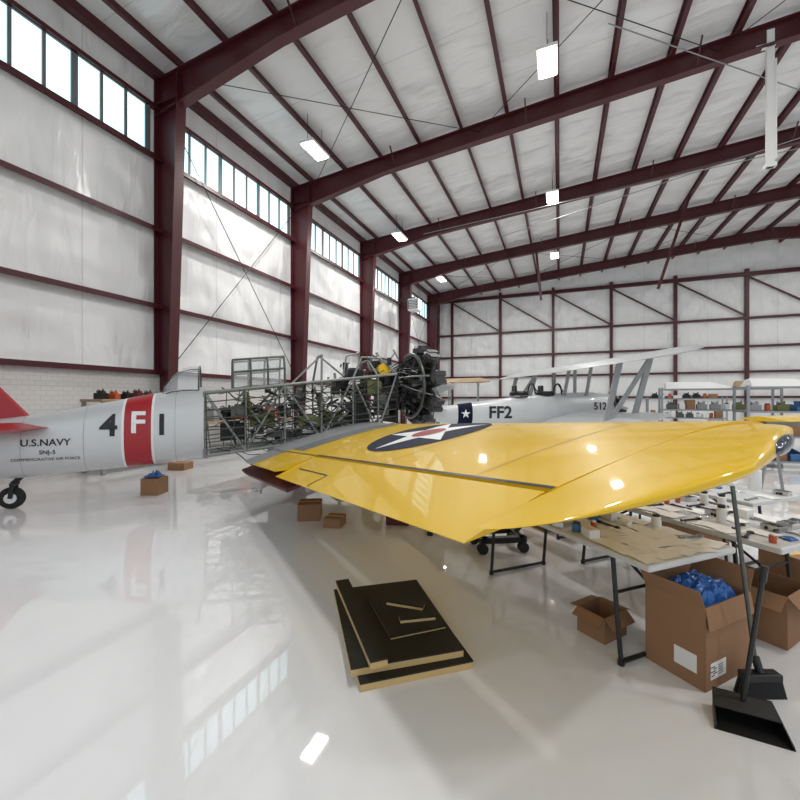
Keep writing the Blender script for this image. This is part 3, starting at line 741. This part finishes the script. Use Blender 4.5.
# ---- boxes under and beside the tables
bx=thing('supply_carton','open brown cardboard box filled with blue plastic packaging','box',(.737,2.65,0),math.atan2(.38,.353))
w,l,h,t=.46,.33,.46,.006
G().box((w/2,l/2,t/2),(w,l,t)).box((w/2,0,h/2),(w,t,h)).box((w/2,l,h/2),(w,t,h)).box((0,l/2,h/2),(t,l,h)).box((w,l/2,h/2),(t,l,h)).obj('box_body','card',parent=bx,smooth=False)
for q in([(0,0,h),(w,0,h),(w,-.02,h-.12),(0,-.02,h-.12)],[(0,l,h),(w,l,h),(w,l+.04,h+.13),(0,l+.04,h+.13)],[(w,0,h),(w,l,h),(w+.05,l,h+.12),(w+.05,0,h+.12)],[(0,0,h),(0,l,h),(-.05,l,h+.1),(-.05,0,h+.1)]):
    o=G().add(q,[(0,1,2,3)]).obj('box_flap','card',parent=bx,smooth=False,fix=False); s=o.modifiers.new('s','SOLIDIFY'); s.thickness=.004
G().box((-.0045,.1,.13),(.002,.12,.1)).box((.12,-.0045,.1),(.15,.002,.09)).obj('shipping_label','paper',parent=bx,smooth=False)
g=G()
for k in range(5): g.box((.065+.02*(k%2),-.006,.075+.012*k),(.03+.01*(k%3),.001,.005)); g.box((.14,-.006,.075+.012*k),(.05,.001,.003))
g.obj('label_print','ink',parent=bx,smooth=False,split=False)
e2=thing('blue_packaging','crumpled blue plastic packaging stuffed in the box','packaging',(bx.location.x,bx.location.y,0),bx.rotation_euler[2])
random.seed(5)
G().sheet(lambda a,b:(.02+a*(w-.04),.02+b*(l-.04),h-.08+min(.11,min(a,1-a,b,1-b)*.7)+random.uniform(-.02,.03)),14,14).obj('plastic_film','bluebag',parent=e2,fix=False)
p=spot(603,640); cbox((p[0],p[1]+.1,0),(.24,.2,.17),.9,True,'small open cardboard box on the floor')
for (a,b),sz,rz,lab,op in(((1.35,.15),(.38,.35,.34),.9,'brown cardboard box under the work table',True),((1.42,.7),(.38,.32,.28),.7,'brown cardboard box under the work table',False),
    ((1.98,.22),(.36,.36,.42),.6,'brown cardboard carton between the tables',False),((1.6,2.5),(.45,.4,.4),.7,'large brown cardboard carton under the table',False),((2.45,1.3),(.45,.4,.5),.7,'large brown cardboard carton under the table',False)):
    q=shift(a,b); cbox((q[0],q[1],0),sz,rz,op,lab)
for px,py,sz,rz,lab in((148,495,(.3,.3,.28),.4,'small cardboard box under the fuselage'),(176,470,(.4,.35,.16),.3,'flat cardboard box by the wall'),
     (305,520,(.3,.34,.22),.5,'small reddish cardboard box under the wing'),(330,528,(.22,.25,.12),.2,'small cardboard box under the wing')):
    q=spot(px,py); cbox((q[0],q[1]+.12,0),sz,rz,False,lab)
q=spot(148,495)
e=thing('blue_cloth','crumpled blue cloth on the small box','cloth',(q[0],q[1]+.12,.282),.3)
G().sheet(lambda a,b:((a-.5)*.26,(b-.5)*.26,.02+.12*random.random()*math.sin(pi*a)*math.sin(pi*b)),8,8).obj('cloth','bluebag',parent=e,fix=False)
def jack(px,py,lab):
    q=spot(px,py); e=thing('jack_stand',lab,'stand',(q[0],q[1],0),.4); g=G()
    for k in range(3):
        a=2*pi*k/3; g.cyl((.3*math.cos(a),.3*math.sin(a),.03),(0,0,.3),.022); g.cyl((.3*math.cos(a),.3*math.sin(a),0),(.3*math.cos(a),.3*math.sin(a),.04),.035); g.cyl((.3*math.cos(a),.3*math.sin(a),.04),(.3*math.cos(a+2.09),.3*math.sin(a+2.09),.04),.014)
    g.cyl((0,0,.08),(0,0,.42),.05); g.cyl((0,0,.4),(0,0,.5),.03); g.cyl((0,0,.5),(0,0,.52),.06)
    g.obj('stand_body','black',parent=e)
def dolly(px,py,lab):
    q=spot(px,py); e=thing('wheel_dolly',lab,'dolly',(q[0],q[1],0),.5); g=G()
    g.box((0,0,.14),(.5,.06,.06)).box((0,.3,.14),(.5,.06,.06)).box((-.2,.15,.14),(.06,.36,.06)).box((.2,.15,.14),(.06,.36,.06)).cyl((.2,.15,.16),(.35,.15,.34),.025)
    g.obj('dolly_frame','black',parent=e)
    g=G()
    for a in(-.22,.22):
        for b in(0,.3): g.cyl((a,b-.03,.055),(a,b+.03,.055),.055,n=16)
    g.obj('caster_wheel','rubber',parent=e)
jack(440,528,'black tripod jack stand under the wing'); dolly(503,553,'black steel wheel dolly on the floor under the wing')
q=spot(392,528); e=thing('tool_case','dark red tool case on the floor under the wing','case',(q[0],q[1]+.2,0),.3)
G().box((0,0,.07),(.3,.2,.12)).box((0,0,.005),(.28,.18,.01)).obj('case_body','maroon',parent=e,smooth=False,bevel=.01); G().path([(-.08,-.1,.11),(-.08,-.14,.13),(.08,-.14,.13),(.08,-.1,.11)],.01).obj('case_handle','black',parent=e)
# ---------------------------------------------------------------- dustpan & broom
q=spot(754,740)
e=thing('lobby_dustpan','black upright lobby dustpan standing on the floor','dustpan',(q[0],q[1],0),YAW-.45)
g=G()
g.add([(-.15,0,0),(.15,0,0),(.12,.18,0),(-.12,.18,0),(-.145,0,.02),(.145,0,.02),(.12,.18,.1),(-.12,.18,.1)],[(0,3,2,1),(1,2,6,5),(0,4,7,3),(2,3,7,6)])
g.add([(-.13,.08,.065),(.13,.08,.065),(.12,.18,.1),(-.12,.18,.1)],[(0,1,2,3)])
o=g.obj('dustpan_body','black',parent=e,smooth=False,fix=False,split=False); s=o.modifiers.new('s','SOLIDIFY'); s.thickness=.006
G().cyl((0,.15,.09),(.09,.2,.7),.011).cyl((.09,.2,.68),(.1,.205,.76),.016).obj('dustpan_handle','black',parent=e)
q=spot(760,695)
e=thing('push_broom','angled broom with grey handle and black bristles','broom',(q[0],q[1],0),YAW)
g=G()
for i in range(15):
    for j in range(3):
        x=-.11+.22*i/14; g.cyl((x*.85,-.02+.02*j,.09),(x,-.025+.025*j,0),.008,.012,n=5)
g.obj('bristles','rubber',parent=e,split=False)
G().box((0,0,.105),(.2,.06,.04)).cyl((0,0,.12),(-.01,.02,.2),.02).obj('broom_head','black',parent=e,bevel=.008)
G().cyl((-.01,.02,.18),(-.1,.06,1.12),.011).obj('broom_handle','tube',parent=e)
# ---------------------------------------------------------------- storage racks
def machine(x,y,z,s,m,lab,rz=0):
    e=thing('machine_part',lab,'machine part',(x,y,z),rz)
    G().box((0,0,.12*s),(.4*s,.3*s,.24*s)).cyl((0,-.1*s,.24*s),(0,.15*s,.24*s),.1*s,n=16).cyl((.1*s,.0,.2*s),(.1*s,0,.4*s),.03*s).obj('part_body',m,parent=e,bevel=.01)
    G().torus((-.12*s,0,.3*s),(1,0,0),.07*s,.015*s).obj('part_flange','tube',parent=e)
def rack(px,d,W,Hh,rz,levels,label,fill,topstock=True):
    x,y=ray(px,d); e=thing('storage_rack',label,'shelf',(x,y,0),rz); dp=.6
    g=G()
    for a in(0,W):
        for b2 in(0,dp): g.box((a,b2,Hh/2),(.05,.05,Hh))
    g.obj('rack_post','steelgrey',parent=e,smooth=False)
    for k in range(levels):
        z=.15+(Hh-.2)*k/(levels-1); G().box((W/2,dp/2,z),(W+.04,dp,.04)).obj('shelf_board','steelgrey',parent=e,smooth=False)
    ca,sa=math.cos(rz),math.sin(rz)
    for k in range(levels if topstock else levels-1):
        z=.15+(Hh-.2)*k/(levels-1)+.021; a=.22
        while a<W-.15:
            w=random.uniform(.14,.26); hh=random.uniform(.14,.36)
            if k==levels-1: hh=random.uniform(.06,.16)
            r=random.random()
            if .6<=r<.8: w=.28
            X=x+ca*(a+w/2-.1)-sa*.3; Y=y+sa*(a+w/2-.1)+ca*.3
            if fill=='blue' and r<.24:
                b3=thing('storage_bin','blue plastic storage bin on the rack','bin',(X,Y,z),rz,'blue storage bins')
                G().add([(-w/2+.02,-.2,0),(w/2-.02,-.2,0),(w/2-.02,.2,0),(-w/2+.02,.2,0),(-w/2,-.24,hh*.6),(w/2,-.24,hh*.6),(w/2,.22,hh),(-w/2,.22,hh)],[(0,3,2,1),(0,1,5,4),(1,2,6,5),(2,3,7,6),(3,0,4,7)]).obj('bin_body','bluebin',parent=b3,smooth=False)
            elif r<.6: cbox((X,Y,z),(w,.35,hh),rz,label='white carton stored on the rack' if r>.42 else 'cardboard box stored on the rack',m='card' if r<.42 else 'paper',name='stored_box')
            elif r<.8: machine(X,Y,z,.6,random.choice(['dark','green','grey','tube']),'small metal engine part stored on the rack',rz)
            else: jar((X,Y,z),.06,.18,random.choice(['white','white','orange']),'black','plastic container with black lid on the rack')
            a+=w+.03
    return x,y,.15+(Hh-.2)+.021
random.seed(21)
RB=math.radians(-5)
r1=rack(662,11.5,2.6,1.95,RB,4,'long grey steel storage rack with bins','blue',False)
r2=rack(748,9.5,1.6,1.95,RB+.2,4,'grey steel storage rack with boxes','blue',False)
rack(648,16,2.5,1.7,RB,3,'low grey steel storage rack','mix')
def wpanel(r,a,L,c,m,rz,lab):
    e=thing('wing_flap_panel',lab,'aircraft part',(r[0]+a*math.cos(rz),r[1]+a*math.sin(rz),r[2]),rz)
    G().loft([[(0,.02,0),(0,c*.3,.2),(0,c*.7,.16),(0,c,.01),(0,c*.5,0)],[(L*.7,.02,0),(L*.7,c*.3,.18),(L*.7,c*.7,.12),(L*.7,c,.01),(L*.7,c*.5,0)],[(L,.1,0),(L,c*.35,.05),(L,c*.6,.04),(L,c*.8,.01),(L,c*.5,0)]]).obj('panel_skin',m,parent=e)
wpanel(r1,.1,1.5,.55,'white',RB,'white-painted aircraft control surface resting on the rack')
wpanel(r1,1.7,.8,.5,'wood',RB,'pale wooden aircraft panel resting on the rack')
wpanel(r2,.1,1.3,.55,'white',RB+.2,'white-painted aircraft control surface resting on the rack')
x,y=ray(790,5.5)
e=thing('spare_wing_panel','yellow spare wing panel resting on a padded trestle','aircraft part',(x,y,0),.35)
G().loft([[(0,0,1.3),(.0,.5,1.36),(0,.9,1.31),(0,.5,1.28)],[(1.8,0,1.33),(1.8,.5,1.42),(1.8,1.0,1.35),(1.8,.5,1.28)]]).obj('panel_skin','yellow',parent=e)
g=G()
for a in(.5,1.5):
    g.bar((a,.05,1.25),(a,.9,1.25),.08,.08)
    for b2 in(.1,.85): g.cyl((a-.2,b2,0),(a,b2,1.22),.02); g.cyl((a+.2,b2,0),(a,b2,1.22),.02)
g.obj('trestle','steelgrey',parent=e,smooth=False)
x,y=ray(444,17)
e=thing('stored_wing','tan fabric wing panel resting on tall steel trestles','aircraft part',(x,y,0),.15)
G().loft([[(0,0,2.35),(0,.35,2.52),(0,1.2,2.38),(0,.5,2.33)],[(1.5,0,2.37),(1.5,.35,2.55),(1.5,1.2,2.41),(1.5,.5,2.33)],[(1.9,.3,2.4),(1.9,.45,2.45),(1.9,.9,2.41),(1.9,.5,2.37)]]).obj('panel_skin','wood',parent=e)
for a in(.2,1.4):
    g=G(); g.bar((a,.05,2.3),(a,1.1,2.3),.08,.08)
    for b2 in(.1,1.05): g.cyl((a,b2-.15,0),(a,b2,2.28),.025)
    g.obj('trestle','steelgrey',parent=e,smooth=False)
# ---------------------------------------------------------------- side wall benches
def bench(y0,y1,h,lab):
    e=thing('workbench',lab,'workbench',(XL+.65,(y0+y1)/2,0)); L=y1-y0
    G().box((0,0,h-.03),(.75,L,.06)).obj('bench_top','wood',parent=e,smooth=False,bevel=.01)
    g=G()
    for a in(-.33,.33):
        for b2 in(-L/2+.06,L/2-.06): g.box((a,b2,(h-.06)/2),(.07,.07,h-.06))
    g.box((0,0,.25),(.7,L-.1,.03)).obj('bench_frame','grey',parent=e,smooth=False)
bench(5.5,7.2,1.62,'tall wooden workbench against the side wall'); bench(8.2,12.4,1.0,'wooden workbench against the side wall')
random.seed(9)
for k in range(6): machine(XL+.7,5.68+.27*k,1.62,.5+.12*random.random(),['dark','orange','dark','maroon','tube','card'][k],'small machine part on the workbench',random.random()*.4)
for k in range(6): machine(XL+.65,8.6+.66*k,1.0,1+.3*random.random(),random.choice(['dark','grey','orange']),'machine part on the workbench',random.random()*.4)
# ---------------------------------------------------------------- world & camera
w=D.worlds.new('world'); bpy.context.scene.world=w; w.use_nodes=True
bg=w.node_tree.nodes['Background']; bg.inputs[0].default_value=(.87,.94,1,1); bg.inputs[1].default_value=.9
cam=D.cameras.new('camera'); cam.lens=18; cam.sensor_width=36; cam.clip_end=200
co=D.objects.new('camera',cam); COL.objects.link(co); co.location=(0,0,EYE); co.rotation_euler=(pi/2,0,YAW)
bpy.context.scene.camera=co
